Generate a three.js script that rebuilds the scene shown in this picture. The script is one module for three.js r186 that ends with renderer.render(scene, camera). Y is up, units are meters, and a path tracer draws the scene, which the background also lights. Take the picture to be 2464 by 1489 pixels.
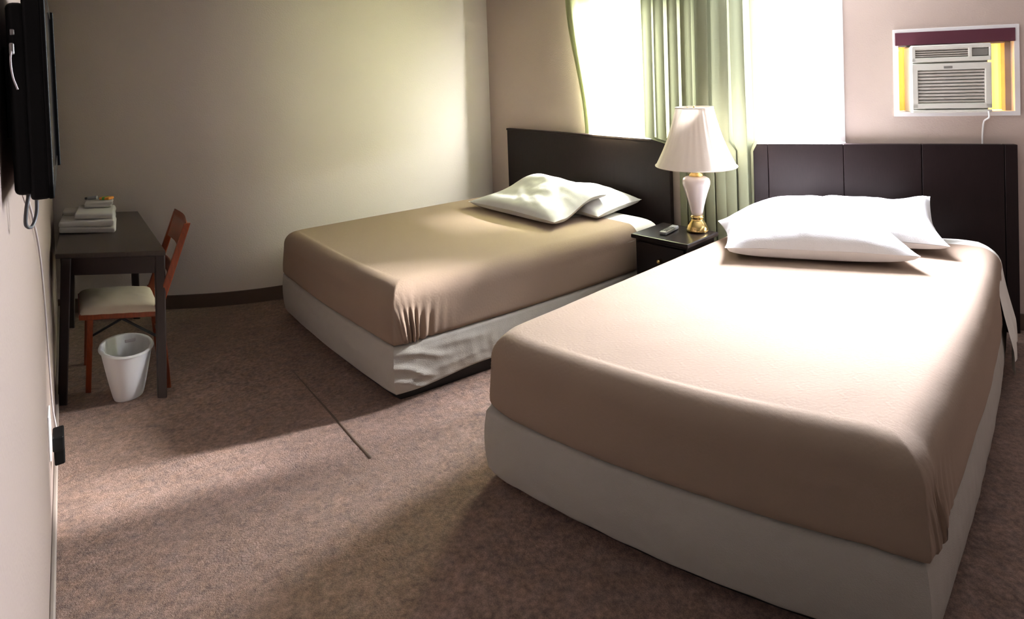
import * as THREE from 'three';
import { RoundedBoxGeometry } from 'three/addons/geometries/RoundedBoxGeometry.js';
import { mergeGeometries, mergeVertices, toCreasedNormals } from 'three/addons/utils/BufferGeometryUtils.js';
import { RectAreaLightUniformsLib } from 'three/addons/lights/RectAreaLightUniformsLib.js';
import { ImprovedNoise } from 'three/addons/math/ImprovedNoise.js';

// ---------------------------------------------------------------- camera, daylight, exposure
RectAreaLightUniformsLib.init();
const scene = new THREE.Scene();
const W = 2464, H = 1489, FOCAL = 1400, TILT = 1.3 * Math.PI / 180, ROLL = 2.0 * Math.PI / 180;
const CY = 180 + FOCAL * Math.tan(TILT), FULL = 2 * (H - CY);
const camera = new THREE.PerspectiveCamera(2 * Math.atan(FULL / 2 / FOCAL) * 180 / Math.PI, W / FULL, 0.05, 60);
camera.setViewOffset(W, FULL, 0, FULL / 2 - CY, W, H);   // shifted lens
camera.position.set(0, 1.65, 0);
camera.rotation.set(-TILT, 0, -ROLL, 'YXZ');
scene.add(camera);
const renderer = new THREE.WebGLRenderer({ antialias: true });
renderer.toneMapping = THREE.LinearToneMapping;
renderer.toneMappingExposure = 1.55;
renderer.shadowMap.enabled = true;
const SKY = 9, DAY2 = 165, DAY1 = 340, SUN = 85;                            // hazy daylight outside, and its share through each window
scene.background = new THREE.Color().setRGB(0.93 * SKY, 0.98 * SKY, 1.06 * SKY);

// hazy low sun: it comes in over the nightstand and runs down the gap between the beds
const sun = new THREE.DirectionalLight(new THREE.Color().setRGB(1.0, 0.97, 0.95), SUN); sun.name = 'sun';
{ const el = 26 * Math.PI / 180, az = [-0.945, -0.325]; sun.target.position.set(-0.5, 0, -2.8); sun.position.set(-0.5 - az[0] * 8, 8 * Math.tan(el), -2.8 + az[1] * 8); sun.shadow.radius = 24; sun.shadow.mapSize.set(2048, 2048); Object.assign(sun.shadow.camera, { left: -6, right: 6, top: 6, bottom: -6, near: 0.5, far: 20 }); }
scene.add(sun, sun.target);

// ---------------------------------------------------------------- helpers
const noise = new ImprovedNoise();
let seed = 7;
const rnd = () => { seed = (seed * 1664525 + 1013904223) >>> 0; return seed / 4294967296; };
const used = {};
const numbered = (n) => { const k = used[n] = (used[n] ?? -1) + 1; return k ? n + '_' + String(k).padStart(3, '0') : n; };
function shadow(o) { o.traverse((m) => { if (m.isMesh) m.castShadow = m.receiveShadow = true; }); return o; }
function part(name, geo, mat, parent, label) {
  const m = new THREE.Mesh(geo, mat); m.name = name; m.castShadow = m.receiveShadow = true; parent.add(m);
  if (label) m.userData.label = label;
  return m;
}
function thing(name, label, category, group) {
  const g = new THREE.Group(); g.name = numbered(name); scene.add(g);
  g.userData = { label, category }; if (group) g.userData.group = group;
  return g;
}
function single(name, geo, mat, label, category, group) {
  const m = part(numbered(name), geo, mat, scene); m.userData = { label, category }; if (group) m.userData.group = group; return m;
}
function struct(name, geo, mat) { const m = part(name, geo, mat, scene); m.userData.kind = 'structure'; return m; }
// plan: x to the right, z = depth in front of the photographer (world -z)
const P = (x, y, z) => new THREE.Vector3(x, y, -z);
const clamp = (v, a, b) => Math.min(b, Math.max(a, v)), lerp = (a, b, t) => a + (b - a) * t;
const smooth = (a, b, t) => { t = clamp((t - a) / (b - a), 0, 1); return t * t * (3 - 2 * t); };
const lerp2 = (p, q, t) => [lerp(p[0], q[0], t), lerp(p[1], q[1], t)];

function grid(nu, nv, f, wrapU = false) {                       // f(u, v) -> [Vector3, s, t] ; s, t in metres
  const pos = [], uv = [], idx = [];
  for (let j = 0; j <= nv; j++) for (let i = 0; i <= nu; i++) {
    const [p, s, t] = f(i / nu, j / nv); pos.push(p.x, p.y, p.z); uv.push(s ?? i / nu, t ?? j / nv);
  }
  const w = nu + 1;
  for (let j = 0; j < nv; j++) for (let i = 0; i < nu; i++) { const a = j * w + i; idx.push(a, a + 1, a + w, a + 1, a + w + 1, a + w); }
  const g = new THREE.BufferGeometry();
  g.setAttribute('position', new THREE.Float32BufferAttribute(pos, 3)); g.setAttribute('uv', new THREE.Float32BufferAttribute(uv, 2)); g.setIndex(idx);
  g.computeVertexNormals();
  if (wrapU) {
    const n = g.attributes.normal;
    for (let j = 0; j <= nv; j++) { const a = j * w, b = a + nu, v = new THREE.Vector3(n.getX(a) + n.getX(b), n.getY(a) + n.getY(b), n.getZ(a) + n.getZ(b)).normalize(); n.setXYZ(a, v.x, v.y, v.z); n.setXYZ(b, v.x, v.y, v.z); }
  }
  return g;
}
function prism(pts, y0, y1, bevel = 0) {                        // plan polygon extruded upwards
  const s = new THREE.Shape(pts.map((p) => new THREE.Vector2(p[0], p[1])));
  const g = new THREE.ExtrudeGeometry(s, bevel ? { depth: y1 - y0 - 2 * bevel, bevelEnabled: true, bevelSize: bevel, bevelThickness: bevel, bevelOffset: -bevel, bevelSegments: 2 } : { depth: y1 - y0, bevelEnabled: false });
  g.rotateX(-Math.PI / 2); g.translate(0, y0 + bevel, 0); return g;
}
function frameOf(o, dx, dz) {                                   // matrix: x along the wall, y up, z into the room (right-hand side seen from inside)
  const e = new THREE.Vector3(dx, 0, -dz).normalize(), up = new THREE.Vector3(0, 1, 0), n = e.clone().cross(up);
  return new THREE.Matrix4().makeBasis(e, up, n).setPosition(o[0], 0, -o[1]);
}
function rbox(w, h, d, x, y, z, r = 0.004, seg = 2) { const g = new RoundedBoxGeometry(w, h, d, seg, Math.min(r, w / 2.01, h / 2.01, d / 2.01)); g.translate(x, y, z); return g; }
const span = (x0, x1, y0, y1, z0, z1, r) => rbox(x1 - x0, y1 - y0, z1 - z0, (x0 + x1) / 2, (y0 + y1) / 2, (z0 + z1) / 2, r);
function tube(pts, r, seg = 40, rs = 8) { return new THREE.TubeGeometry(new THREE.CatmullRomCurve3(pts), seg, r, rs); }
function post(a, b, ua, va, ub = ua, vb = va, e1 = new THREE.Vector3(1, 0, 0), e2 = new THREE.Vector3(0, 0, 1), ch = 0.12) {   // tapering square post with cut corners from a to b
  const ring = [];
  for (const [x, y] of [[-1, -1], [1, -1], [1, 1], [-1, 1]]) { const c = ch; const sx = x, sy = y; if (x * y > 0) ring.push([sx, sy * (1 - c * 2)], [sx * (1 - c * 2), sy]); else ring.push([sx * (1 - c * 2), sy], [sx, sy * (1 - c * 2)]); }
  const n = ring.length, pos = [], idx = [];
  for (const [q, u, v] of [[a, ua, va], [b, ub, vb]]) for (const [x, y] of ring) { const p = q.clone().addScaledVector(e1, x * u / 2).addScaledVector(e2, y * v / 2); pos.push(p.x, p.y, p.z); }
  for (let i = 0; i < n; i++) { const j = (i + 1) % n; idx.push(i, j, n + i, j, n + j, n + i); }
  for (let i = 1; i < n - 1; i++) { idx.push(0, i + 1, i); idx.push(n, n + i, n + i + 1); }
  let g = new THREE.BufferGeometry(); g.setAttribute('position', new THREE.Float32BufferAttribute(pos, 3)); g.setIndex(idx);
  g = g.toNonIndexed(); g.computeVertexNormals();
  const c = pos.length / 3, uv = []; for (let i = 0; i < g.attributes.position.count; i++) uv.push((g.attributes.position.getX(i) + g.attributes.position.getZ(i)), g.attributes.position.getY(i));
  g.setAttribute('uv', new THREE.Float32BufferAttribute(uv, 2)); return g;
}
function merge(list) { return mergeGeometries(list.map((g) => { const q = g.index ? g.toNonIndexed() : g; for (const k of Object.keys(q.attributes)) if (!['position', 'normal', 'uv'].includes(k)) q.deleteAttribute(k); if (!q.attributes.normal) q.computeVertexNormals(); return q; })); }

// ---------------------------------------------------------------- textures and materials
function tex(size, f, rep = 1, srgb = false) {                  // f(x, y in 0..1) -> grey or [r, g, b] in 0..1
  const d = new Uint8Array(size * size * 4);
  for (let y = 0; y < size; y++) for (let x = 0; x < size; x++) { const v = f(x / size, y / size), c = Array.isArray(v) ? v : [v, v, v], o = (y * size + x) * 4; for (let k = 0; k < 3; k++) d[o + k] = clamp(c[k], 0, 1) * 255; d[o + 3] = 255; }
  const t = new THREE.DataTexture(d, size, size); t.wrapS = t.wrapT = THREE.RepeatWrapping; t.magFilter = THREE.LinearFilter; t.minFilter = THREE.LinearMipmapLinearFilter; t.generateMipmaps = true;
  if (srgb) t.colorSpace = THREE.SRGBColorSpace; t.repeat.set(rep, rep); t.needsUpdate = true; return t;
}
const tileNoise = (x, y, n, z = 0) => {                          // periodic value noise from Perlin samples on a torus-like blend
  const a = noise.noise(x * n, y * n, z), b = noise.noise((x - 1) * n, y * n, z), c = noise.noise(x * n, (y - 1) * n, z), d = noise.noise((x - 1) * n, (y - 1) * n, z);
  return lerp(lerp(a, b, x), lerp(c, d, x), y);
};
const white = new Float32Array(512 * 512).map(() => rnd());
const wn = (x, y) => white[(Math.floor(y * 512) & 511) * 512 + (Math.floor(x * 512) & 511)];
const carpetMap = tex(1024, (x, y) => {
  const f = 0.5 + 0.34 * tileNoise(x, y, 90, 3) + 0.22 * tileNoise(x, y, 38, 5) + 0.16 * tileNoise(x, y, 9, 1) + 0.26 * (wn(x, y) - 0.5);
  const k = 0.78 + 0.62 * (f - 0.5), w = 0.02 * tileNoise(x, y, 30, 8);
  return [0.655 * k + w, 0.54 * k, 0.485 * k - w];
}, 1 / 1.6, true);
const carpetBump = tex(512, (x, y) => 0.5 + 0.4 * tileNoise(x, y, 70, 3) + 0.5 * (wn(x, y) - 0.5), 1 / 0.5);
const plasterBump = tex(512, (x, y) => 0.5 + 0.5 * tileNoise(x, y, 60, 2) + 0.3 * tileNoise(x, y, 120, 4), 1 / 0.6);
const weave = tex(256, (x, y) => 0.5 + 0.22 * Math.sin(x * 2 * Math.PI * 48) * Math.sin(y * 2 * Math.PI * 48) + 0.3 * (wn(x, y) - 0.5) + 0.35 * tileNoise(x, y, 10, 6), 1 / 0.12);
const creases = tex(512, (x, y) => 0.5 + 0.55 * tileNoise(x, y, 5, 1) + 0.35 * tileNoise(x, y, 13, 2) + 0.08 * (wn(x, y) - 0.5), 1 / 0.7);
const grain = (r, g, b, amt) => tex(512, (x, y) => { const l = tileNoise(x * 1, y, 4, 9) * 0.6 + 0.5 * noise.noise(x * 60, 3 * Math.sin(y * 2 * Math.PI), 2) + 0.25 * (wn(x, y * 0.06) - 0.5), k = 1 + amt * l; return [r * k, g * k, b * k]; }, 1 / 0.6, true);
const std = (rgb, o = {}) => { const m = new THREE.MeshPhysicalMaterial({ roughness: 0.9, ...o }); m.color.setRGB(...rgb); return m; };
const M = {
  carpet: std([1, 1, 1], { map: carpetMap, bumpMap: carpetBump, bumpScale: 0.004, roughness: 1, sheen: 0.3, sheenRoughness: 0.8, sheenColor: new THREE.Color(0.3, 0.25, 0.22) }),
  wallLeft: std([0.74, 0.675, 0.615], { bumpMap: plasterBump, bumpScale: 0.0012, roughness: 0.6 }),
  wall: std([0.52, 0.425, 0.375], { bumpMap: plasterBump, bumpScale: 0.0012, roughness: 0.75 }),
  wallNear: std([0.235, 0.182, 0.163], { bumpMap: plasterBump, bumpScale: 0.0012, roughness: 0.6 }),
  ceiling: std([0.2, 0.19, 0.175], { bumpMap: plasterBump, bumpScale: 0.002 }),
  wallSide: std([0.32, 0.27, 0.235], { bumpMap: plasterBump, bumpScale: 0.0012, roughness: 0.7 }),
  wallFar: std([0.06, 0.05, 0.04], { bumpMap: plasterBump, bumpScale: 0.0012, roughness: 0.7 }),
  baseDark: std([0.10, 0.065, 0.045], { roughness: 0.55 }),
  baseLight: std([0.27, 0.225, 0.2], { roughness: 0.6 }),
  trimWhite: std([0.82, 0.81, 0.82], { roughness: 0.45 }),
  glass: std([1, 1, 1], { transmission: 1, roughness: 0, ior: 1.45 }),
  blanket: std([0.295, 0.213, 0.158], { bumpMap: weave, bumpScale: 0.0012, roughness: 1, sheen: 0.25, sheenRoughness: 0.7, sheenColor: new THREE.Color(0.5, 0.42, 0.34) }),
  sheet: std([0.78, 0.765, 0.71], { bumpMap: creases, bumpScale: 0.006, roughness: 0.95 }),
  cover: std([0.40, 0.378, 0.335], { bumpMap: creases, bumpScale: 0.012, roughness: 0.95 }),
  pillow: std([0.63, 0.62, 0.62], { bumpMap: creases, bumpScale: 0.006, roughness: 0.95 }),
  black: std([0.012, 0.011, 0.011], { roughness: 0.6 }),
  headboard: std([1, 1, 1], { map: grain(0.125, 0.09, 0.09, 0.18), roughness: 0.5, specularIntensity: 0.3 }),
  espresso: std([1, 1, 1], { map: grain(0.10, 0.075, 0.072, 0.2), roughness: 0.25, specularIntensity: 0.6 }),
  tableTop: std([1, 1, 1], { map: grain(0.25, 0.215, 0.195, 0.15), roughness: 0.33 }),
  tableLeg: std([1, 1, 1], { map: grain(0.17, 0.125, 0.115, 0.15), roughness: 0.45 }),
  chairWood: std([1, 1, 1], { map: grain(0.50, 0.22, 0.10, 0.25), roughness: 0.35 }),
  cushion: std([0.50, 0.43, 0.33], { bumpMap: weave, bumpScale: 0.001 }),
  metalBlack: std([0.02, 0.02, 0.022], { metalness: 0.6, roughness: 0.4 }),
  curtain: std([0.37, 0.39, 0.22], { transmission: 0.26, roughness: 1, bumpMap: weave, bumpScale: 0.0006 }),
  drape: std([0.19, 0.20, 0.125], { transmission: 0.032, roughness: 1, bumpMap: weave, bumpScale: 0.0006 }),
  shade: std([0.70, 0.615, 0.535], { transmission: 0.10, roughness: 1, bumpMap: weave, bumpScale: 0.0005 }),
  ceramic: std([0.70, 0.63, 0.62], { roughness: 0.12, clearcoat: 0.6, clearcoatRoughness: 0.05 }),
  brass: std([0.86, 0.62, 0.25], { metalness: 1, roughness: 0.2 }),
  bulb: std([0.9, 0.9, 0.88], { roughness: 0.3 }),
  tvBlack: std([0.004, 0.004, 0.004], { roughness: 0.5, specularIntensity: 0.2 }),
  tvScreen: std([0.01, 0.01, 0.011], { roughness: 0.06 }),
  cable: std([0.05, 0.05, 0.055], { roughness: 0.5 }),
  cableGrey: std([0.42, 0.38, 0.38], { roughness: 0.5 }),
  silver: std([0.22, 0.21, 0.2], { roughness: 0.3, metalness: 0.7 }),
  plastic: std([0.80, 0.80, 0.80], { roughness: 0.35 }),
  bin: std([0.82, 0.82, 0.83], { roughness: 0.4, transmission: 0.12 }),
  liner: std([0.72, 0.72, 0.70], { roughness: 0.5, transmission: 0.35 }),
  towel: std([0.90, 0.86, 0.82], { bumpMap: weave, bumpScale: 0.003, roughness: 1 }),
  towelDim: std([0.82, 0.77, 0.71], { bumpMap: weave, bumpScale: 0.003, roughness: 1 }),
  acWhite: std([0.70, 0.69, 0.63], { roughness: 0.45 }),
  acGrey: std([0.20, 0.19, 0.17], { roughness: 0.6 }),
  acSlat: std([0.50, 0.47, 0.43], { roughness: 0.5 }),
  maroon: std([0.115, 0.025, 0.045], { roughness: 0.9, bumpMap: weave, bumpScale: 0.001 }),
  yellow: std([0.80, 0.42, 0.07], { transmission: 0.35, roughness: 1 }),
  orange: std([0.75, 0.30, 0.05], { roughness: 0.4 }),
  green: std([0.06, 0.30, 0.05], { roughness: 0.4 }),
  remote: std([0.25, 0.25, 0.25], { roughness: 0.35 }),
};

// ---------------------------------------------------------------- room shell
const HT = 2.5, TH = 0.16;
const TV0 = [-0.130, 0.0], TVd = [-0.6095, 0.7928];                // near-side wall that carries the television
const tvAt = (s) => [TV0[0] + TVd[0] * s, TV0[1] + TVd[1] * s];
const CORNER = [-0.232, 5.939], BEND = [1.370, 4.038], A = [0.6443, -0.7648], B = [0.9494, -0.3140];
const bAt = (a) => [BEND[0] + B[0] * a, BEND[1] + B[1] * a];
const TVEND = tvAt(5.42), BEND_R = bAt(2.5), LEN_A = Math.hypot(BEND[0] - CORNER[0], BEND[1] - CORNER[1]);
const leftCurve = new THREE.CatmullRomCurve3([TVEND, [-2.85, 4.295], [-2.2, 4.325], [-1.75, 4.46], [-1.2, 4.86], [-0.7, 5.40], CORNER].map((p) => new THREE.Vector3(p[0], 0, p[1])), false, 'centripetal');
const leftPts = leftCurve.getPoints(60).map((p) => [p.x, p.z]);
const TVB = tvAt(-4.4), BACK_R = [4.6, -1.9];
function band(pts, out, y0, y1) {                                // a wall of thickness «out» behind the run of points (seen from inside, left to right)
  const off = pts.map((p, i) => { const a = pts[Math.max(0, i - 1)], b = pts[Math.min(pts.length - 1, i + 1)], l = Math.hypot(b[0] - a[0], b[1] - a[1]); return [p[0] - (b[1] - a[1]) / l * out, p[1] + (b[0] - a[0]) / l * out]; });
  return prism([...pts, ...off.reverse()], y0, y1);
}
function wallGeo(p, q, holes = []) {
  const L = Math.hypot(q[0] - p[0], q[1] - p[1]), s = new THREE.Shape([[0, 0], [L, 0], [L, HT], [0, HT]].map((v) => new THREE.Vector2(...v)));
  for (const [x0, x1, y0, y1] of holes) s.holes.push(new THREE.Path([[x0, y0], [x0, y1], [x1, y1], [x1, y0]].map((v) => new THREE.Vector2(...v))));
  const g = new THREE.ExtrudeGeometry(s, { depth: TH, bevelEnabled: false }); g.translate(0, 0, -TH);
  return g.applyMatrix4(frameOf(p, q[0] - p[0], q[1] - p[1]));
}
const WIN1 = [1.395, 2.38, 1.12, 2.13], WIN2 = [0.08, 0.80, 1.135, 2.3], WIN3 = [1.13, 1.735, 1.325, 1.825];   // along the wall, then height
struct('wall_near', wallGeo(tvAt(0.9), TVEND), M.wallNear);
struct('wall_rear', wallGeo(TVB, tvAt(0.9)), M.wallFar);      // dark panelling behind the photographer
struct('wall_left', toCreasedNormals(band(leftPts, TH, 0, HT), 0.6), M.wallLeft);
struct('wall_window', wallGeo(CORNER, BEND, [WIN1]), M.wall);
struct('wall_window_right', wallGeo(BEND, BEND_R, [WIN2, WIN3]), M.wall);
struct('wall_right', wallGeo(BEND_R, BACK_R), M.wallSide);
struct('wall_back', wallGeo(BACK_R, TVB), M.wallFar);
const plan = [TVB, TVEND, ...leftPts.slice(1, -1), CORNER, BEND, BEND_R, BACK_R];
const mid = [0.9, 2.2], grown = plan.map((p) => { const l = Math.hypot(p[0] - mid[0], p[1] - mid[1]); return [p[0] + (p[0] - mid[0]) / l * 0.22, p[1] + (p[1] - mid[1]) / l * 0.22]; });
const floor = struct('floor', prism(grown, -0.12, 0), M.carpet);
struct('ceiling', prism(grown, HT, HT + 0.12), M.ceiling);
{ // seam where two widths of carpet meet: a shallow dark ridge
  const a = [-0.672, 2.50], b = [-1.30, 3.28], n = 26, d = [0.78, 0.626];
  part('carpet_seam', grid(n, 4, (u, v) => { const q = lerp2(a, b, u), w = (v - 0.5) * 0.016 * (1 - 0.75 * u), x = q[0] + d[0] * w + 0.004 * noise.noise(u * 9, 2, 1), z = q[1] + d[1] * w; return [P(x, 0.0008 + 0.003 * Math.sin(v * Math.PI), z), u, v]; }), M.baseDark, floor);
}
// skirting boards
struct('baseboard_left', toCreasedNormals(band(leftPts.map((p, i) => { const a = leftPts[Math.max(0, i - 1)], b = leftPts[Math.min(60, i + 1)], l = Math.hypot(b[0] - a[0], b[1] - a[1]); return [p[0] + (b[1] - a[1]) / l * 0.014, p[1] - (b[0] - a[0]) / l * 0.014]; }), 0.014, 0, 0.10), 0.6), M.baseDark);
const inWall = (g, o, d) => g.applyMatrix4(frameOf(o, d[0], d[1]));
struct('baseboard_near', inWall(span(0, 9.8, 0, 0.055, 0.0, 0.013, 0.004), TVB, TVd), M.baseLight);
struct('baseboard_window', inWall(span(0.02, LEN_A - 0.03, 0, 0.10, 0.0, 0.014, 0.004), CORNER, A), M.baseDark);
struct('baseboard_window_right', inWall(span(0.03, 2.47, 0, 0.10, 0.0, 0.014, 0.004), BEND, B), M.baseDark);

// windows: casing round the opening, sash, pane, sill
function windowSet(name, o, d, [x0, x1, y0, y1], dep) {   // dep: how far the sash sits back in the wall
  const g = new THREE.Group(); g.name = name; g.userData.kind = 'structure'; scene.add(g); g.applyMatrix4(frameOf(o, d[0], d[1]));
  const c = 0.035;
  part('window_frame', merge([span(x0 - 0.002, x0 + c, y0, y1, -dep - 0.03, -dep + 0.02, 0.004), span(x1 - c, x1 + 0.002, y0, y1, -dep - 0.03, -dep + 0.02, 0.004), span(x0, x1, y0, y0 + c, -dep - 0.03, -dep + 0.02, 0.004), span(x0, x1, y1 - c, y1, -dep - 0.03, -dep + 0.02, 0.004)]), M.trimWhite, g);
  part('window_casing', merge([span(x1 - 0.003, x1 + 0.028, y0 - 0.01, y1 + 0.03, -0.05, 0.012, 0.003), span(x0 - 0.028, x0 + 0.003, y0 - 0.01, y1 + 0.03, -0.05, 0.012, 0.003), span(x0 - 0.028, x1 + 0.028, y1 - 0.003, y1 + 0.03, -0.05, 0.012, 0.003)]), M.trimWhite, g);
  part('pane', span(x0 + c, x1 - c, y0 + c, y1 - c, -dep - 0.008, -dep - 0.005, 0.001), M.glass, g);
  part('window_sill', span(x0 - 0.03, x1 + 0.03, y0 - 0.022, y0 + 0.004, -0.12, 0.02, 0.006), M.trimWhite, g);
  return g;
}
windowSet('window_1', CORNER, A, WIN1, 0.09);
windowSet('window_2', BEND, B, WIN2, 0.045);
function daylight(name, o, d, [x0, x1, y0, y1], power, rgb, dep) {      // daylight entering at the opening
  const l = new THREE.RectAreaLight(new THREE.Color().setRGB(...rgb), power, x1 - x0 - 0.05, y1 - y0 - 0.05); l.name = name;
  const m = frameOf(o, d[0], d[1]), c = new THREE.Vector3((x0 + x1) / 2, (y0 + y1) / 2, dep).applyMatrix4(m), t = new THREE.Vector3((x0 + x1) / 2, (y0 + y1) / 2, 1).applyMatrix4(m);
  l.position.copy(c); l.lookAt(t); scene.add(l);
}
daylight('window_daylight', CORNER, A, WIN1, DAY1, [1.0, 1.0, 0.97], -0.2);
daylight('window_daylight_right', BEND, B, WIN2, DAY2, [0.94, 0.975, 1.09], -0.022);

// ---------------------------------------------------------------- beds
// A bed is a slightly irregular quadrilateral in plan: corners FL, FR, HR, HL, with soft bowed edges.
function bedPlan(q, bow) {
  const { FL, FR, HR, HL } = q, Wd = (Math.hypot(FR[0] - FL[0], FR[1] - FL[1]) + Math.hypot(HR[0] - HL[0], HR[1] - HL[1])) / 2, L = (Math.hypot(HL[0] - FL[0], HL[1] - FL[1]) + Math.hypot(HR[0] - FR[0], HR[1] - FR[1])) / 2;
  const nrm = (a, b) => { const l = Math.hypot(b[0] - a[0], b[1] - a[1]); return [(b[1] - a[1]) / l, -(b[0] - a[0]) / l]; };
  const nF = nrm(FL, FR), nR = nrm(FR, HR), nH = nrm(HR, HL), nL = nrm(HL, FL);
  const at = (u, v) => {
    const p = lerp2(lerp2(FL, FR, u), lerp2(HL, HR, u), v);
    const f = bow.foot * 4 * u * (1 - u) * (1 + 0.5 * (bow.skew ?? 0) * (u - 0.5)) * (1 - v) ** 2, r = bow.right * 4 * v * (1 - v) * u * u, l = (bow.left ?? 0) * 4 * v * (1 - v) * (1 - u) ** 2;
    return [p[0] + nF[0] * f + nR[0] * r + nL[0] * l, p[1] + nF[1] * f + nR[1] * r + nL[1] * l];
  };
  return { Wd, L, at, nF, nR, nH, nL };
}
const RC = 0.16;
// point on a cloth laid over the bed: a across (0..Wd, beyond = hanging), b from the foot (negative = hanging)
function drape(pl, a, b, { top, r, flare, lift = 0, hang, tuck = 0.02 }) {
  const ac = clamp(a, RC, pl.Wd - RC), bc = clamp(b, RC, pl.L - RC), da = a - ac, db = b - bc, o = Math.max(Math.abs(da), Math.abs(db));
  const base = pl.at(ac / pl.Wd, bc / pl.L);
  if (o < 1e-9) return { p: base, y: top + lift, n: [0, 0], t: -1 };
  const na = da > 0 ? pl.nR : pl.nL, nb = db > 0 ? pl.nH : pl.nF, wa = Math.abs(da), wb = Math.abs(db);
  let n = [na[0] * wa + nb[0] * wb, na[1] * wa + nb[1] * wb]; const ln = lerp(Math.hypot(...n), o, wa && wb ? 0.6 : 0), out = [n[0] / ln, n[1] / ln], l1 = Math.hypot(...n); n = [n[0] / l1, n[1] / l1];
  const o0 = RC - r; let e, drop, t = -1;
  if (o < o0) { e = o; drop = 0; } else if (o < o0 + r * Math.PI / 2) { const g = (o - o0) / r; e = o0 + r * Math.sin(g); drop = r * (1 - Math.cos(g)); t = 0; }
  else { t = o - o0 - r * Math.PI / 2; const full = hang - r, k = t / full; e = RC + flare * Math.min(1, k * 1.4) - tuck * smooth(0.9, 1, k) ; drop = r + t; t = k; }
  // scale so that at a sharp quad corner the edge meets the bowed outline
  return { p: [base[0] + out[0] * e, base[1] + out[1] * e], y: top + lift - drop, n, t };
}
function clothGeo(pl, a0, a1, b0, b1, opt, nu, nv, ruffle) {
  return grid(nu, nv, (u, v) => {
    const a = lerp(a0, a1, u), b = typeof b1 === 'function' ? lerp(b0, b1(u), v) : lerp(b0, b1, v), d = drape(pl, a, b, opt), [off, up] = ruffle ? ruffle(a, b, d) : [0, 0];
    return [P(d.p[0] + d.n[0] * off, d.y + up, d.p[1] + d.n[1] * off), a, b];
  });
}
function outline(pl, off, rc, n = 12) {                           // rounded plan contour grown by off
  const pts = [], iu = rc / pl.Wd, iv = rc / pl.L, arc = (c, n0, n1) => { for (let i = 0; i <= 10; i++) { const t = i / 10 * Math.PI / 2, x = n0[0] * Math.cos(t) + n1[0] * Math.sin(t), y = n0[1] * Math.cos(t) + n1[1] * Math.sin(t), l = Math.hypot(x, y), k = lerp(1, 1 / Math.max(Math.cos(t), Math.sin(t)), 0.55); pts.push([c[0] + x / l * (rc + off) * k, c[1] + y / l * (rc + off) * k]); } };
  const edge = (f, nn) => { for (let i = 1; i < n; i++) { const p = f(i / n); pts.push([p[0] + nn[0] * (rc + off), p[1] + nn[1] * (rc + off)]); } };
  arc(pl.at(iu, iv), pl.nL, pl.nF); edge((t) => pl.at(lerp(iu, 1 - iu, t), iv), pl.nF);
  arc(pl.at(1 - iu, iv), pl.nF, pl.nR); edge((t) => pl.at(1 - iu, lerp(iv, 1 - iv, t)), pl.nR);
  arc(pl.at(1 - iu, 1 - iv), pl.nR, pl.nH); edge((t) => pl.at(lerp(1 - iu, iu, t), 1 - iv), pl.nH);
  arc(pl.at(iu, 1 - iv), pl.nH, pl.nL); edge((t) => pl.at(iu, lerp(1 - iv, iv, t)), pl.nL);
  return pts;
}
function block(pl, rings, wob) {                                  // closed body from stacked contours: rings = [[y, off], ...] bottom to top
  const cs = rings.map(([y, off]) => outline(pl, off, RC, 90).map((p) => [p[0], y, p[1]])), n = cs[0].length, pos = [], uv = [], idx = [];
  const c0 = cs[0].reduce((s, p) => [s[0] + p[0] / n, s[1] + p[2] / n], [0, 0]);
  cs.forEach((c, k) => { let lenFR = 0, len = 0; for (let i = 1; i < 106; i++) lenFR += Math.hypot(c[i][0] - c[i - 1][0], c[i][2] - c[i - 1][2]); c.forEach((p, i) => { if (i) len += Math.hypot(p[0] - c[i - 1][0], p[2] - c[i - 1][2]); let [x, y, z] = p; if (wob) { const [w, dy] = wob(len - lenFR, y, i / n, k / (cs.length - 1)), l = Math.hypot(x - c0[0], z - c0[1]); x += (x - c0[0]) / l * w; z += (z - c0[1]) / l * w; y += dy; } pos.push(x, y, -z); uv.push(len, y); }); });
  for (let k = 0; k < cs.length - 1; k++) for (let i = 0; i < n; i++) { const j = (i + 1) % n, a = k * n + i, b = k * n + j; idx.push(a, b, a + n, b, b + n, a + n); }
  for (const [k, s] of [[0, -1], [cs.length - 1, 1]]) { const c = pos.length / 3; pos.push(c0[0], rings[k][0], -c0[1]); uv.push(0, 0); for (let i = 0; i < n; i++) { const a = k * n + i, b = k * n + (i + 1) % n; if (s > 0) idx.push(a, b, c); else idx.push(b, a, c); } }
  let g = new THREE.BufferGeometry(); g.setAttribute('position', new THREE.Float32BufferAttribute(pos, 3)); g.setAttribute('uv', new THREE.Float32BufferAttribute(uv, 2)); g.setIndex(idx);
  return toCreasedNormals(g, 1.0);
}
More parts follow.
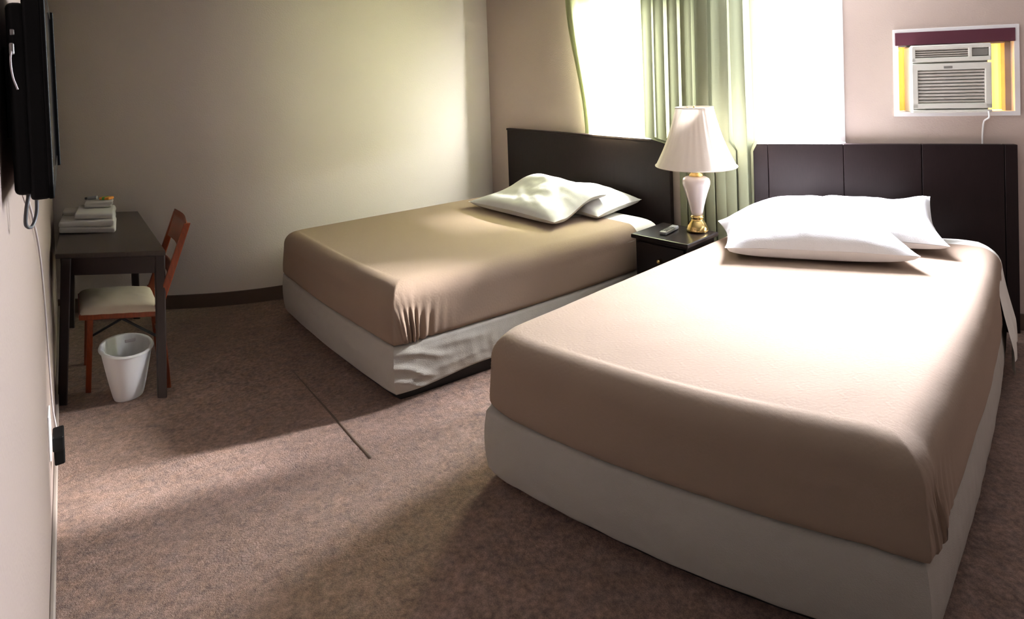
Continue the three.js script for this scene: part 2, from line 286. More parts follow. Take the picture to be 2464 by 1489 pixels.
function bed(name, label, q, bow, o) {
  const g = thing(name, label, 'bed'), pl = bedPlan(q, bow), top = 0.60;
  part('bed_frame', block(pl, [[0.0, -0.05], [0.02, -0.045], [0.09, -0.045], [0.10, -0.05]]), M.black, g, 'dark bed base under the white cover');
  const lv = []; for (let i = 0; i <= 24; i++) { const k = i / 24; lv.push([lerp(o.low, 0.30, k), 0.004 + 0.012 * Math.sin(k * Math.PI) - (k === 1 ? 0.008 : 0) - (k === 0 ? 0.008 : 0)]); }
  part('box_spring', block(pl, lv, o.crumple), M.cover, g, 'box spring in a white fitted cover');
  part('mattress', block(pl, [[0.30, -0.03], [0.34, -0.025], [0.50, -0.03], [0.55, -0.06], [0.582, -0.11]]), M.sheet, g);
  const blanketOpt = { top, r: 0.10, flare: 0.012, hang: 0.295, tuck: 0.018 }, over = 0.10 * (Math.PI / 2 - 1) + 0.195;
  part('blanket', clothGeo(pl, -over, pl.Wd + over, -over, o.end(pl), blanketOpt, 150, 190, (a, b, d) => {
    let off = 0, up = 0;
    const n1 = noise.noise(a * 2.1, b * 1.7, o.z), n2 = noise.noise(a * 6, b * 6, o.z + 3);
    if (d.t < 0) up = 0.006 * n1 + 0.0015 * n2 - 0.012 * smooth(0.0, 1, 1 - Math.abs(a / pl.Wd - 0.5) * 2) * 0.3;
    else { off = 0.008 * n1 * smooth(0, 0.3, d.t) + 0.002 * n2; up = 0.003 * n1; }
    // gathered pleats at the foot corner on the right, tucked like a parcel
    const fr = a - pl.Wd, pleat = Math.exp(-(((b - 0.10) / 0.13) ** 2)) * smooth(-0.1, 0.7, d.t) * (fr > 0.0 ? 1 : 0);
    off += pleat * (0.014 * Math.sin(b * 125 + fr * 14) + 0.005 * Math.sin(b * 71 + 1));
    const fold = Math.exp(-(((b + 0.02 + 0.02 * d.t) / 0.02) ** 2)) * (fr > 0 ? 1 : 0) * smooth(0, 0.5, d.t); off += 0.012 * fold;
    if (o.more) off += o.more(a, b, d, pl);
    return [off, up];
  }), M.blanket, g, o.blanketLabel);
  const s0 = pl.L - 0.62, hangS = o.sheetHang;
  const sheetOpt = { top: top - 0.005, r: 0.10, flare: o.sheetFlare ?? -0.004, hang: hangS, tuck: 0.0 }, overS = 0.10 * (Math.PI / 2 - 1) + (hangS - 0.10);
  const leftOver = over - 0.004;
  part('sheet', clothGeo(pl, -leftOver, pl.Wd + overS, s0, pl.L + 0.05, sheetOpt, 90, 50, (a, b, d) => {
    const n1 = noise.noise(a * 3, b * 4, 9 + o.z), hangR = a > pl.Wd ? 1 : 0;
    return [d.t > 0 ? 0.004 * n1 + hangR * (o.sheetWave ?? 0) * smooth(0.1, 1, d.t) * (0.5 + 0.5 * Math.sin(b * 26)) : 0, d.t < 0 ? 0.004 * n1 : 0];
  }), M.sheet, g, 'white sheet turned back at the head');
  return { g, pl };
}
const bedL = bed('bed', 'double bed with tan blanket in the far corner, farther from the camera', { FL: [-1.70, 4.13], FR: [-0.64, 2.895], HR: [1.05, 4.10], HL: [-0.03, 5.33] }, { foot: 0.03, right: 0.05 }, {
  z: 1.3, low: 0.055, end: (pl) => (u) => pl.L - 0.24 - 0.04 * u, sheetHang: 0.2, blanketLabel: 'tan blanket tucked in at the foot',
  crumple: (len, y, f, k) => {                                     // pulled creases fanning out from the near corner
    let w = 0.003 * noise.noise(len * 4, y * 8, 2);
    for (const [y0, s1, y1, a, wd] of [[0.27, 0.30, 0.20, 0.010, 0.016], [0.20, 0.22, 0.115, 0.014, 0.014], [0.13, 0.16, 0.075, 0.011, 0.012], [0.24, 0.55, 0.25, 0.006, 0.02], [0.10, 0.5, 0.15, 0.006, 0.014]]) { const t = clamp(len / s1, 0, 1), d = y - lerp(y0, y1, t) - 0.012 * Math.sin(t * 5); w += a * Math.exp(-((d / wd) ** 2)) * smooth(-0.03, 0.02, len) * smooth(1.25, 0.7, len / s1); }
    return [w, smooth(0.1, 0.5, len) * smooth(0.5, 0.48, f) * 0.03 * (1 - k)];
  },
});
const bedR = bed('bed', 'large tan-blanketed bed in the foreground, nearest the camera', { FL: [-0.185, 2.365], FR: [1.07, 1.545], HR: [2.83, 3.40], HL: [1.50, 3.83] }, { foot: 0.085, right: 0.05, skew: 0.6 }, {
  z: 5.1, low: 0.045, end: (pl) => (u) => pl.L - 0.20 - 0.02 * u, sheetHang: 0.50, sheetFlare: 0.04, sheetWave: 0.02, blanketLabel: 'tan blanket tucked in at the foot',
  crumple: (len, y, f, k) => [0.003 * noise.noise(len * 3 + y * 6, y * 4 - len * 2, 7) + 0.0025 * Math.sin((len * 0.8 + y) * 46) * smooth(0.0, 0.1, f) * (f < 0.25 ? 1 : 0.5) * (0.5 + noise.noise(len * 1.5, y * 3, 1)), 0],
});

// pillows
function pillowGeo(w, d, t, lift, z) {
  const side = (s) => grid(44, 34, (u0, v0) => {
    const u = u0 * 2 - 1, v = v0 * 2 - 1, x = u * w / 2 * (1 - 0.07 * (1 - v * v)), y = v * d / 2 * (1 - 0.09 * (1 - u * u));
    const th = Math.pow(Math.max(0, 1 - Math.abs(u) ** 2.6), 0.62) * Math.pow(Math.max(0, 1 - Math.abs(v) ** 2.4), 0.62);
    const wr = 0.012 * noise.noise(u * 1.8 + z, v * 2.4, z) * th + 0.005 * noise.noise(u * 5 + z, v * 4, z * 2);
    const hh = s > 0 ? t * 0.62 * th + wr : -t * 0.38 * Math.pow(th, 0.5);
    return [new THREE.Vector3(x, hh + lift(u, v), -y), x, y];
  });
  const top = side(1), bot = side(-1); bot.index.array.reverse();
  const m = mergeVertices(mergeGeometries([top, bot].map((g) => { g.deleteAttribute('normal'); return g; })), 1e-5); m.computeVertexNormals();
  return m;
}
function pillow(label, w, d, t, lift, [x, y, z], dir, z0, group) {
  const m = single('pillow', pillowGeo(w, d, t, lift, z0), M.pillow, label, 'pillow', group);
  m.matrixAutoUpdate = true; m.position.copy(P(x, y, z)); m.rotation.y = Math.atan2(dir[1], dir[0]); return m;
}
pillow('lower white pillow under another on the farther bed, its end toward the lamp', 0.80, 0.50, 0.17, (u, v) => 0.02 * (v + 1) - 0.01 * smooth(0.4, 1, u), [0.505, 0.645, 4.525], [0.645, -0.763], 2.2);
pillow('upper slumped white pillow on the farther bed with a pointed left corner', 0.98, 0.56, 0.16, (u, v) => 0.10 * smooth(-0.6, 0.6, v) * smooth(-1.0, -0.2, u) + 0.03 * smooth(-0.2, 1, v) * (1 - u), [0.15, 0.655, 4.42], [0.645, -0.763], 4.7);
pillow('rear white pillow against the right headboard with its corner raised', 0.80, 0.47, 0.19, (u, v) => 0.045 * (v + 1) + 0.08 * smooth(0.4, 1, u) * smooth(0, 1, v) - 0.06 * smooth(0.3, 1, -u), [2.02, 0.665, 3.43], [0.90, -0.43], 7.1);
pillow('front white pillow on the foreground bed, leaning back on the rear one', 0.92, 0.56, 0.23, (u, v) => 0.085 * smooth(-0.9, 0.5, v) * smooth(1.1, 0.2, Math.abs(u)), [1.64, 0.675, 3.27], [0.961, -0.276], 8.4);

// ---------------------------------------------------------------- headboards
{
  const m = frameOf(CORNER, A[0], A[1]), g = thing('headboard', 'dark brown headboard of the farther bed under the glowing curtain', 'headboard');
  g.applyMatrix4(m);
  part('panel', span(0.335, 2.185, 0.0, 1.118, 0.022, 0.062, 0.004), M.headboard, g);
  part('top_rail', span(0.33, 2.19, 1.116, 1.134, 0.020, 0.068, 0.004), M.headboard, g);
}
{
  const m = frameOf(BEND, B[0], B[1]), g = thing('headboard', 'dark brown board headboard of the foreground bed below the air conditioner', 'headboard');
  g.applyMatrix4(m);
  const xs = [0.264, 0.357, 0.803, 1.233, 1.655, 1.722];
  for (let i = 0; i < 5; i++) part('board', span(xs[i] + 0.0016, xs[i + 1] - 0.0016, 0, 1.132, 0.024, 0.066, 0.004), M.headboard, g);
  part('backing', span(0.267, 1.719, 0.01, 1.126, 0.02, 0.030, 0.003), M.black, g);
}

// ---------------------------------------------------------------- curtains
const curtainPath = new THREE.CatmullRomCurve3([[CORNER, A, 1.20], [CORNER, A, 1.6], [CORNER, A, 2.0], [CORNER, A, 2.25], [BEND, B, 0.0], [BEND, B, 0.16], [BEND, B, 0.32]].map(([o, d, a], i) => { const n = [-(-d[1]), -d[0]]; const off = [0.092, 0.09, 0.085, 0.075, 0.075, 0.075, 0.075][i]; const nx = d[1], nz = -d[0]; return new THREE.Vector3(o[0] + d[0] * a + nx * off, 0, o[1] + d[1] * a + nz * off); }), false, 'centripetal');
function curtain(name, label, t0, t1, yTop, yBot, fold, slant, clip, mat) {   // the floor-length one narrows where it drops between the headboards
  const g = thing(name, label, 'curtain'), up = new THREE.Vector3(0, 1, 0), nu = 460, nv = 44, len = curtainPath.getLength();
  part('fabric', grid(nu, nv, (u, v) => {
    const y = clip ? (v < 0.5 ? lerp(yBot(u), 1.134, v * 2) : v < 0.53 ? 1.150 : lerp(1.15, yTop, (v - 0.5227) / 0.4773)) : lerp(yBot(u), yTop, v), k = (yTop - y), t = lerp(t0, t1, u), f = fold(u, y, t);
    const low = (y < 1.14 ? 1 : 0), tq = clip ? lerp(t, lerp(clip[0], clip[1], u), low) : t;
    let tt = clamp(tq + f[0] * (1 - 0.25 * low) / len + (slant ? slant * (1 - u) ** 2 * smooth(0, 1.15, k) : 0), 0, 1);
    const p = curtainPath.getPointAt(tt), tg = curtainPath.getTangentAt(tt), n = up.clone().cross(tg).normalize();
    return [P(p.x - n.x * f[1], y, p.z - n.z * f[1]), u * (t1 - t0) * len * 1.6, y];
  }), mat, g);
  return g;
}
curtain('curtain', 'glowing pale green curtain panel hanging to the left headboard', 0.0, 0.50, 2.3, () => 1.142,
  (u, y) => { const e = smooth(0.10, 0.0, u) + smooth(0.93, 1, u); const ph = u * 24; const s = u < 0.13 ? Math.sin(u / 0.13 * 2 * Math.PI) : 0, w = 0.045 + 0.02 * smooth(1.5, 2.2, y); return [0.006 * Math.sin(2 * ph) + w * s, 0.009 * Math.sin(ph + 0.6 * noise.noise(u * 4, y * 0.8, 1)) + (u < 0.13 ? 0.014 * (1 - Math.cos(u / 0.13 * 2 * Math.PI)) : 0) + 0.012 * e * Math.sin(u * 95 + 1)]; }, 0.11, null, M.curtain);
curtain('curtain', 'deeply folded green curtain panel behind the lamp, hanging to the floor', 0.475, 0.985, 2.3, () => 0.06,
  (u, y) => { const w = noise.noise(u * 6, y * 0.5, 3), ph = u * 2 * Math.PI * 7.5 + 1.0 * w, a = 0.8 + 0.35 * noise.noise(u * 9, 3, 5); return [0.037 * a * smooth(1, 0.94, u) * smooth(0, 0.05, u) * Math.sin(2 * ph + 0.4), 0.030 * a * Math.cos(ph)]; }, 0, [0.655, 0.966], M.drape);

// ---------------------------------------------------------------- nightstand, lamp, remote
{
  const g = thing('nightstand', 'dark nightstand between the two beds carrying the lamp', 'nightstand');
  const FL = [0.735, 3.735], u = [0.70, -0.714], v = [0.735, 0.678], at = (a, b) => [FL[0] + u[0] * a + v[0] * b, FL[1] + u[1] * a + v[1] * b], w = 0.40, d = 0.37;
  part('top', prism([at(0, 0), at(w, 0), at(w, d), at(0, d)], 0.572, 0.60, 0.006), M.espresso, g);
  part('body', prism([at(0.02, 0.025), at(w - 0.02, 0.025), at(w - 0.02, d - 0.02), at(0.02, d - 0.02)], 0.06, 0.572), M.espresso, g);
  for (const [y0, y1] of [[0.36, 0.555], [0.10, 0.34]]) {
    const dr = part('drawer', prism([at(0.035, 0.008), at(w - 0.035, 0.008), at(w - 0.035, 0.03), at(0.035, 0.03)], y0, y1, 0.003), M.espresso, g);
    const k = at(w / 2, -0.004); const s = new THREE.SphereGeometry(0.013, 16, 12); s.translate(k[0], (y0 + y1) / 2, -k[1]); part('knob', s, M.brass, dr);
  }
  for (const [a, b] of [[0.03, 0.035], [w - 0.03, 0.035], [0.03, d - 0.03], [w - 0.03, d - 0.03]]) { const p = at(a, b); part('leg', post(P(p[0], 0.08, p[1]), P(p[0], 0, p[1]), 0.04, 0.04, 0.03, 0.03), M.espresso, g); }
}
const LAMP = [1.165, 0.60, 3.735];
{
  const g = thing('table_lamp', 'white urn table lamp with brass fittings and cream bell shade', 'lamp'); g.position.copy(P(...LAMP));
  const lathe = (pts, seg = 48) => new THREE.LatheGeometry(pts.map((p) => new THREE.Vector2(p[0], p[1])), seg);
  part('base', lathe([[0, 0.0], [0.066, 0.0], [0.069, 0.008], [0.068, 0.016], [0.066, 0.022], [0.064, 0.030], [0.059, 0.042], [0.050, 0.058], [0.041, 0.070], [0.036, 0.078], [0.038, 0.088], [0.043, 0.094], [0.040, 0.102], [0.034, 0.108], [0.0, 0.110]]), M.brass, g, 'stepped brass foot');
  part('urn', lathe([[0, 0.106], [0.036, 0.108], [0.039, 0.130], [0.046, 0.165], [0.056, 0.205], [0.068, 0.248], [0.080, 0.285], [0.086, 0.310], [0.086, 0.328], [0.080, 0.343], [0.066, 0.352], [0.048, 0.358], [0, 0.359]]), M.ceramic, g, 'glazed white urn body');
  part('neck', lathe([[0, 0.356], [0.044, 0.357], [0.047, 0.364], [0.040, 0.372], [0.034, 0.380], [0.036, 0.388], [0.043, 0.396], [0.044, 0.404], [0.036, 0.412], [0.020, 0.420], [0.014, 0.432], [0.014, 0.470], [0, 0.472]]), M.brass, g, 'brass neck');
  part('bulb', lathe([[0, 0.47], [0.014, 0.472], [0.016, 0.50], [0.028, 0.53], [0.030, 0.55], [0.022, 0.572], [0, 0.58]]), M.bulb, g);
  const bell = (k) => { const y = lerp(0.425, 0.800, k), r = lerp(0.254, 0.118, k) - 0.018 * Math.sin(Math.PI * k) * (1 - 0.3 * k); return [r, y]; };
  const shell = (dr) => grid(128, 24, (u, v) => { const [r, y] = bell(v), th = u * 2 * Math.PI, k = Math.abs(((u * 8) % 1) - 0.5) * 2, rr = (r + dr) * (1 - 0.022 * (1 - k * k)) - 0.0012 * Math.cos(u * 2 * Math.PI * 96) ; return [new THREE.Vector3(rr * Math.cos(th), y, -rr * Math.sin(th)), u * 1.2, v * 0.4]; }, true);
  const sh = part('lamp_shade', shell(0), M.shade, g, 'cream panelled bell shade');
  const rim = (k) => { const [r, y] = bell(k); const t = new THREE.TorusGeometry(r * 0.99, 0.0035, 8, 64); t.rotateX(Math.PI / 2); t.translate(0, y, 0); return t; };
  part('rim', rim(0), M.shade, sh); part('rim', rim(1), M.shade, sh);
  part('harp', merge([tube([new THREE.Vector3(0.02, 0.46, 0), new THREE.Vector3(0.055, 0.54, 0), new THREE.Vector3(0.055, 0.68, 0), new THREE.Vector3(0, 0.775, 0)], 0.002, 24, 6), tube([new THREE.Vector3(-0.02, 0.46, 0), new THREE.Vector3(-0.055, 0.54, 0), new THREE.Vector3(-0.055, 0.68, 0), new THREE.Vector3(0, 0.775, 0)], 0.002, 24, 6)]), M.brass, g);
  part('finial', lathe([[0, 0.772], [0.008, 0.774], [0.005, 0.785], [0.009, 0.795], [0.006, 0.806], [0, 0.812]], 20), M.brass, g);
  for (let i = 0; i < 3; i++) { const a = i * 2.094 + 0.4, t = tube([new THREE.Vector3(0, 0.776, 0), new THREE.Vector3(0.06 * Math.cos(a), 0.785, 0.06 * Math.sin(a)), new THREE.Vector3(0.114 * Math.cos(a), 0.797, 0.114 * Math.sin(a))], 0.0018, 8, 6); part('spoke', t, M.brass, g); }
}
{
  const g = thing('remote_control', 'grey remote control on the nightstand beside the lamp', 'remote control');
  g.position.copy(P(0.985, 0.60, 3.745)); g.rotation.y = 0.88;
  part('body', rbox(0.20, 0.022, 0.048, 0, 0.011, 0, 0.008, 3), M.remote, g);
  const bs = []; for (let i = 0; i < 6; i++) for (let j = -1; j <= 1; j++) bs.push(rbox(0.010, 0.003, 0.008, -0.07 + i * 0.02, 0.0230, j * 0.013, 0.001, 1));
  part('buttons', merge(bs), M.cable, g);
}

// ---------------------------------------------------------------- table, towels, chair, bin
const T = { FL: [-2.55, 3.19], FR: [-1.937, 3.182], BR: [-2.765, 4.235], BL: [-3.325, 4.245] };
{
  const g = thing('table', 'dark wood table against the wall with towels on top', 'table');
  part('tabletop', prism([T.FL, T.FR, T.BR, T.BL], 0.722, 0.75, 0.005), M.tableTop, g);
  const U = (u, v) => { const p = lerp2(lerp2(T.FL, T.FR, u), lerp2(T.BL, T.BR, u), v); return p; };
  const ap = (p, q, d) => { const l = Math.hypot(q[0] - p[0], q[1] - p[1]), n = [(q[1] - p[1]) / l * d, -(q[0] - p[0]) / l * d]; return prism([p, q, [q[0] + n[0], q[1] + n[1]], [p[0] + n[0], p[1] + n[1]]], 0.625, 0.722); };
  part('apron', ap(U(0.10, 0.03), U(0.94, 0.03), 0.02), M.tableLeg, g); part('apron', ap(U(0.92, 0.05), U(0.92, 0.95), 0.02), M.tableLeg, g);
  part('apron', ap(U(0.94, 0.97), U(0.06, 0.97), 0.02), M.tableLeg, g); part('apron', ap(U(0.08, 0.95), U(0.08, 0.05), 0.02), M.tableLeg, g);
  const e1 = new THREE.Vector3(1, 0, 0), e2 = new THREE.Vector3(-0.605, 0, -0.796);
  for (const [a, b] of [[[-2.50, 3.20], [-2.425, 3.03]], [[-1.985, 3.205], [-1.925, 3.07]], [[-2.76, 4.17], [-2.75, 4.14]], [[-3.17, 4.13], [-3.13, 4.02]]]) part('leg', post(P(a[0], 0.722, a[1]), P(b[0], 0, b[1]), 0.058, 0.045, 0.05, 0.04, e1, e2), M.tableLeg, g);
}
// folded towels
function towelGeo(w, d, h, layers, z) {
  const list = [];
  for (let i = 0; i < layers; i++) {
    const hh = h / layers, g = new RoundedBoxGeometry(w * (1 - 0.02 * rnd()), hh * 1.06, d * (1 - 0.02 * rnd()), 6, hh * 0.45), p = g.attributes.position;
    for (let k = 0; k < p.count; k++) { const x = p.getX(k), y = p.getY(k), q = p.getZ(k); p.setXYZ(k, x + 0.008 * noise.noise(y * 30, q * 9, z + i), y + 0.007 * noise.noise(x * 8, q * 8, z + i), q + 0.008 * noise.noise(x * 10, y * 30, z + i)); }
    g.translate(0.006 * (rnd() - 0.5), hh * (i + 0.5), 0.006 * (rnd() - 0.5)); for (let k = 0; k < p.count; k++) p.setX(k, p.getX(k) + 0.66 * p.getZ(k)); g.computeVertexNormals(); list.push(g);   // set down askew, in line with the table
  }
  return merge(list);
}
function towel(label, w, d, h, layers, pos, mat, turn = 0.02) { const m = single('folded_towel', towelGeo(w, d, h, layers, pos[0] * 7), mat, label, 'towel', undefined); m.position.copy(P(...pos)); m.rotation.y = turn; return m; }
towel('large white folded bath towel at the bottom of the stack on the table', 0.36, 0.34, 0.072, 2, [-2.80, 0.7525, 3.79], M.towel, 0.0);
towel('medium white folded towel lying on the right of the bottom towel', 0.26, 0.29, 0.034, 1, [-2.765, 0.828, 3.81], M.towel, -0.02);
towel('small folded white washcloth atop the stack at its left rear', 0.10, 0.14, 0.028, 1, [-2.975, 0.828, 3.87], M.towelDim, 0.03);
towel('folded white hand towel on top at the right rear of the stack', 0.19, 0.13, 0.038, 2, [-2.80, 0.866, 3.89], M.towel, -0.03);
{
  const g = thing('soap_bar', 'small wrapped soap with orange and green print atop the towels', 'soap'); g.position.copy(P(-2.76, 0.906, 3.91)); g.rotation.y = -0.1;
  part('wrapper', rbox(0.075, 0.018, 0.045, 0, 0.009, 0, 0.006, 3), M.orange, g); part('band', rbox(0.022, 0.0195, 0.0465, -0.006, 0.0095, 0, 0.005, 3), M.green, g);
}
{
  const g = thing('shampoo_bottle', 'tiny dark toiletry bottle lying on top of the towels', 'bottle'); g.position.copy(P(-2.865, 0.918, 3.92)); g.rotation.y = 0.3;
  const c = new THREE.LatheGeometry([[0, -0.03], [0.011, -0.03], [0.0125, -0.026], [0.0125, 0.02], [0.008, 0.026], [0, 0.027]].map((p) => new THREE.Vector2(...p)), 20); c.rotateZ(Math.PI / 2); part('body', c, M.remote, g);
  const k = new THREE.CylinderGeometry(0.008, 0.008, 0.014, 16); k.rotateZ(Math.PI / 2); k.translate(-0.033, 0, 0); part('cap', k, M.cable, g);
}
{ // folding chair pushed in from the right, facing left
  const g = thing('chair', 'reddish wood folding chair with beige padded seat under the table', 'chair');
  const N = [-2.37, 3.14], D = [0.98, 0.06], S = [-0.605, 0.796], at = (d, s) => [N[0] + D[0] * d + S[0] * s, N[1] + D[1] * d + S[1] * s];
  const e1 = new THREE.Vector3(D[0], 0, -D[1]), e2 = new THREE.Vector3(S[0], 0, -S[1]);
  const w = 0.40;
  for (const s of [0, w]) {
    const a = at(0.0, s), b = at(0.03, s); part('leg', post(P(b[0], 0.42, b[1]), P(a[0], 0, a[1]), 0.036, 0.024, 0.030, 0.022, e1, e2), M.chairWood, g);
    const f = at(0.43, s), k = at(0.40, s), t = at(0.575, s);
    const low = post(P(k[0], 0.46, k[1]), P(f[0], 0, f[1]), 0.042, 0.024, 0.032, 0.022, e1, e2), upp = post(P(t[0], 0.90, t[1]), P(k[0], 0.44, k[1]), 0.034, 0.024, 0.042, 0.024, e1, e2);
    part('leg', merge([low, upp]), M.chairWood, g);
  }
  // curved top rail and a middle slat between the back posts
  const slat = (y0, y1, d0, d1) => grid(20, 8, (u, v) => { const s = lerp(-0.01, w + 0.01, u), bow = 0.022 * Math.sin(u * Math.PI), q = v < 0.5 ? v * 2 : 2 - v * 2, y = lerp(y0, y1, q), p = at(lerp(d0, d1, q) + bow + (v < 0.5 ? 0.012 : -0.012), s); return [P(p[0], y, p[1]), u * w, y]; });
  part('backrest', slat(0.76, 0.915, 0.522, 0.578), M.chairWood, g); part('back_slat', slat(0.60, 0.66, 0.462, 0.484), M.chairWood, g);
  const c = at(0.2, w / 2);
  const seatShape = [at(-0.03, -0.015), at(0.40, -0.015), at(0.40, w + 0.015), at(-0.03, w + 0.015)];
  part('seat_frame', prism(seatShape, 0.398, 0.430, 0.006), M.chairWood, g);
  const cu = grid(36, 24, (u, v) => { const x = u * 2 - 1, y = v * 2 - 1; const p = at(0.19 + 0.215 * x, w / 2 + 0.215 * y), k = Math.pow(1 - Math.abs(x) ** 5, 0.4) * Math.pow(1 - Math.abs(y) ** 5, 0.4); return [P(p[0], 0.428 + 0.045 * k + 0.008 * k * (1 - x * x) * (1 - y * y) + 0.004 * noise.noise(x * 3, y * 3, 2), p[1]), u * 0.4, v * 0.4]; });
  part('cushion', cu, M.cushion, g, 'beige padded seat');
  for (const s of [0.0, w]) { const p = at(0.02, s), q = at(0.2, s), r = at(0.41, s); part('brace', merge([tube([P(p[0], 0.30, p[1]), P(q[0], 0.395, q[1])], 0.007, 4, 8), tube([P(q[0], 0.395, q[1]), P(r[0], 0.27, r[1])], 0.007, 4, 8)]), M.metalBlack, g, 'black metal folding brace'); }
  const a = at(0.42, 0), b = at(0.42, w); part('stretcher', post(P(a[0], 0.22, a[1]), P(b[0], 0.22, b[1]), 0.02, 0.02, 0.02, 0.02, e1, new THREE.Vector3(0, 1, 0)), M.chairWood, g);
}
{
  const g = thing('waste_bin', 'white tapered plastic waste bin with liner under the table', 'bin'); g.position.copy(P(-2.115, 0, 3.09));
  const prof = (k) => lerp(0.066, 0.117, Math.pow(k, 0.85)), Hb = 0.272;
  const wall = (dr, flip) => grid(72, 20, (u, v) => { const th = u * 2 * Math.PI, slope = 0.026 * Math.cos(th - 2.9), r = prof(v) + dr, y = v * (Hb + slope); return [new THREE.Vector3(r * Math.cos(th), Math.max(0.002, y), -r * Math.sin(th)), u, v]; }, true);
  const bottom = new THREE.CylinderGeometry(0.0655, 0.0655, 0.006, 48); bottom.translate(0, 0.004, 0);
  part('bucket', merge([wall(0), wall(-0.003), bottom]), M.bin, g);
  const rim = grid(72, 8, (u, v) => { const th = u * 2 * Math.PI, q = v * 2 * Math.PI, r = 0.1165 + 0.003 * Math.cos(q), y = Hb + 0.026 * Math.cos(th - 2.9) + 0.003 * Math.sin(q); return [new THREE.Vector3(r * Math.cos(th), y, -r * Math.sin(th)), u, v]; }, true);
  part('rim', rim, M.bin, g);
  part('liner', grid(72, 20, (u, v) => { const th = u * 2 * Math.PI, k = Math.min(1, v / 0.85), out = smooth(0.85, 1, v), r = prof(0.3 + 0.7 * k) - 0.009 + 0.006 * noise.noise(Math.cos(th) * 4, v * 5, Math.sin(th) * 4) * (1 - out) + out * 0.0165, y = lerp(0.085, Hb + 0.003, k) + out * 0.004; return [new THREE.Vector3(r * Math.cos(th), y + 0.026 * Math.cos(th - 2.9) * k - (v > 0.97 ? 0.012 : 0), -r * Math.sin(th)), u, v]; }, true), M.liner, g, 'thin plastic bin liner');
  const slot = new RoundedBoxGeometry(0.05, 0.018, 0.006, 3, 0.003); slot.translate(0, 0.258, -0.103); slot.rotateY(0.42); part('handle', slot, M.cableGrey, g, 'grey hand grip slot inside the rim');
}

// ---------------------------------------------------------------- television and its leads
const TVM = frameOf(TV0, TVd[0], TVd[1]);                         // x along the wall, z out from it
const onTv = (s, y, d) => new THREE.Vector3(s, y, d).applyMatrix4(TVM);
{
  const g = thing('television', 'black flat television on the near wall, seen edge on', 'television'); g.applyMatrix4(TVM);
  const s0 = 1.40, s1 = 2.07, y0 = 1.435, y1 = 1.875;
  part('housing', merge([span(s0, s1, y0, y1, 0.042, 0.074, 0.008), span(s0 + 0.002, s1 - 0.06, y0 + 0.012, y1 - 0.05, 0.018, 0.05, 0.012)]), M.tvBlack, g);
  part('screen', span(s0 + 0.022, s1 - 0.022, y0 + 0.03, y1 - 0.022, 0.072, 0.0786, 0.001), M.tvScreen, g);
  part('bezel', merge([span(s0, s0 + 0.022, y0, y1, 0.07, 0.079, 0.003), span(s1 - 0.022, s1, y0, y1, 0.07, 0.086, 0.003), span(s0, s1, y0, y0 + 0.03, 0.07, 0.079, 0.003), span(s0, s1, y1 - 0.022, y1, 0.07, 0.079, 0.003)]), M.tvBlack, g);
  part('wall_mount', span(s0 + 0.2, s1 - 0.2, 1.55, 1.75, 0.0, 0.022, 0.003), M.metalBlack, g);
  part('plug', merge([span(s0 - 0.010, s0 + 0.004, 1.722, 1.745, 0.022, 0.030, 0.003), span(s0 - 0.004, s0 + 0.004, 1.76, 1.772, 0.024, 0.031, 0.002)]), M.silver, g, 'silver plug in the side socket');
}
single('cable', tube([onTv(1.392, 1.73, 0.026), onTv(1.385, 1.715, 0.024), onTv(1.386, 1.68, 0.026), onTv(1.388, 1.655, 0.032)], 0.0016, 24, 8), M.cableGrey, 'short grey lead drooping from the side of the television', 'cable');
single('cable', tube([onTv(1.50, 1.44, 0.036), onTv(1.50, 1.405, 0.03), onTv(1.51, 1.37, 0.028), onTv(1.53, 1.362, 0.036), onTv(1.545, 1.385, 0.044), onTv(1.54, 1.425, 0.046), onTv(1.52, 1.44, 0.046)], 0.0035, 50, 8), M.cable, 'dark cable loop hanging below the television', 'cable');
single('cable', tube([onTv(1.75, 1.44, 0.034), onTv(1.9, 1.40, 0.014), onTv(2.3, 1.25, 0.008), onTv(2.65, 1.05, 0.008), onTv(2.85, 0.80, 0.008), onTv(2.93, 0.50, 0.009), onTv(2.96, 0.34, 0.012), onTv(2.95, 0.27, 0.02)], 0.003, 80, 8), M.cableGrey, 'thin grey television lead running down the near wall to the outlet', 'cable');
{
  const g = thing('wall_outlet', 'white outlet plate low on the near wall', 'outlet'); g.applyMatrix4(TVM);
  part('plate', span(2.73, 2.84, 0.25, 0.42, 0, 0.007, 0.003), M.plastic, g);
  for (const y of [0.30, 0.365]) part('socket', span(2.765, 2.80, y - 0.018, y + 0.018, 0.005, 0.009, 0.003), M.plastic, g);
}
{
  const g = thing('power_adapter', 'black power adapter plugged into the wall outlet', 'adapter'); g.applyMatrix4(TVM);
  part('body', merge([span(2.80, 2.90, 0.245, 0.30, 0.009, 0.045, 0.006), span(2.84, 2.90, 0.17, 0.27, 0.012, 0.045, 0.006)]), M.tvBlack, g);
}

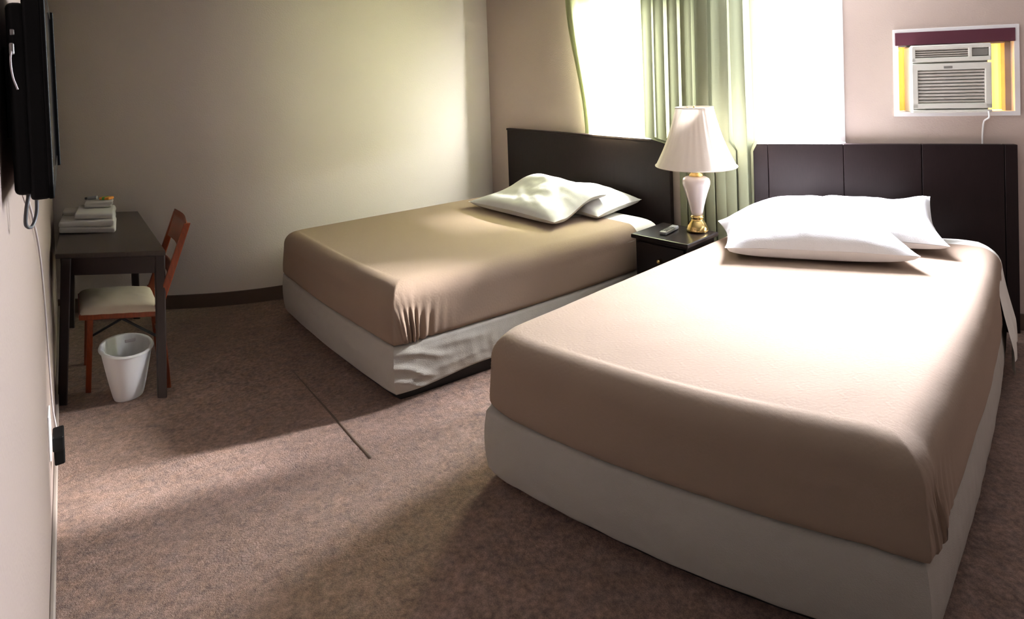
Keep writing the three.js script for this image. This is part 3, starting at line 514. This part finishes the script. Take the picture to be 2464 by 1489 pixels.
// ---------------------------------------------------------------- air conditioner in its own small window
{
  const m = frameOf(BEND, B[0], B[1]), [x0, x1, y0, y1] = WIN3;
  const w3 = new THREE.Group(); w3.name = 'window_3'; w3.userData.kind = 'structure'; scene.add(w3); w3.applyMatrix4(m);
  part('window_frame', merge([span(x0 - 0.024, x0 + 0.004, y0 - 0.024, y1 + 0.024, -0.10, 0.014, 0.003), span(x1 - 0.004, x1 + 0.024, y0 - 0.024, y1 + 0.024, -0.10, 0.014, 0.003), span(x0, x1, y1 - 0.004, y1 + 0.024, -0.10, 0.014, 0.003), span(x0, x1, y0 - 0.024, y0 + 0.004, -0.10, 0.014, 0.003)]), M.trimWhite, w3);
  const fold = (a, b) => { const n = 48; return grid(n, 2, (u, v) => [new THREE.Vector3(lerp(a, b, u), lerp(y0 + 0.006, 1.745, v), -0.085 + 0.012 * Math.abs(((u * 4) % 1) - 0.5) * 2), u * (b - a), v * 0.4]); };
  part('side_curtain', fold(x0 + 0.006, 1.26), M.yellow, w3, 'sunlit yellow side panel'); part('side_curtain', fold(1.52, x1 - 0.022), M.yellow, w3, 'sunlit yellow side panel');
  part('side_rail', span(x1 - 0.034, x1 + 0.001, y0, 1.745, -0.10, -0.03, 0.003), M.wall, w3);
  part('sash', span(x0, x1, 1.738, y1, -0.10, -0.04, 0.003), M.acWhite, w3);
  part('valance', span(x0 - 0.014, x1 + 0.002, 1.748, 1.828, 0.004, 0.020, 0.003), M.maroon, w3, 'maroon strip across the top');
  const ac = thing('air_conditioner', 'cream window air conditioner with slatted front grille', 'air conditioner'); ac.applyMatrix4(m);
  const a0 = 1.183, a1 = 1.592, b0 = y0 + 0.002, b1 = 1.742, F = 0.085;
  part('housing', span(a0 + 0.006, a1 - 0.006, b0, b1 - 0.004, -0.34, F - 0.03, 0.01), M.acWhite, ac);
  const gx0 = a0 + 0.033, gx1 = a1 - 0.033, gy0 = 1.385, gy1 = 1.588;
  part('front_panel', merge([span(a0, a1, gy1, 1.628, F - 0.035, F, 0.005), span(a0, gx0, b0 + 0.028, 1.60, F - 0.035, F, 0.005), span(gx1, a1, b0 + 0.028, 1.60, F - 0.035, F, 0.005), span(a0, a1, b0 + 0.026, gy0, F - 0.035, F, 0.005), span(a0, a1, b0, b0 + 0.018, F - 0.035, F, 0.005), span(a0, a1, 1.638, 1.665, F - 0.035, F, 0.005), span(a0, a1, 1.715, b1, F - 0.035, F, 0.008), span(a0, a0 + 0.022, 1.64, 1.735, F - 0.035, F, 0.005), span(a1 - 0.012, a1, 1.64, 1.735, F - 0.035, F, 0.005), span(1.478, 1.496, 1.65, 1.73, F - 0.035, F, 0.004)]), M.acWhite, ac);
  part('grille_back', span(gx0 - 0.01, gx1 + 0.01, b0 + 0.012, 1.735, F - 0.045, F - 0.032, 0.003), M.acGrey, ac);
  for (let i = 0; i < 10; i++) { const y = lerp(gy0 + 0.010, gy1 - 0.010, i / 9); const s = rbox(gx1 - gx0 + 0.006, 0.012, 0.012, 0, 0, 0, 0.002); s.rotateX(0.5); s.translate((gx0 + gx1) / 2, y, F - 0.016); part('slat', s, M.acSlat, ac); }
  for (let i = 0; i < 4; i++) { const s = rbox(0.285, 0.006, 0.016, 0, 0, 0, 0.002); s.rotateX(-0.4); s.translate(1.341, 1.672 + i * 0.0135, F - 0.016); part('vent_slat', s, M.acSlat, ac); }
  part('control_panel', span(1.498, 1.578, 1.668, 1.712, F - 0.03, F - 0.006, 0.003), M.acGrey, ac, 'dark control panel');
  part('badge', rbox(0.045, 0.014, 0.004, 1.372, 1.604, F, 0.002), M.acGrey, ac, 'small dark badge above the grille');
  const k = (x, y, z) => new THREE.Vector3(x, y, z);
  part('power_cord', tube([k(1.572, 1.335, 0.088), k(1.572, 1.30, 0.092), k(1.570, 1.27, 0.03), k(1.568, 1.20, 0.012), k(1.566, 1.12, 0.010), k(1.566, 1.0, 0.010)], 0.005, 40, 8), M.plastic, ac, 'white power cord');
}
scene.traverse((o) => { if (o.isMesh) o.castShadow = o.receiveShadow = true; });
renderer.render(scene, camera);
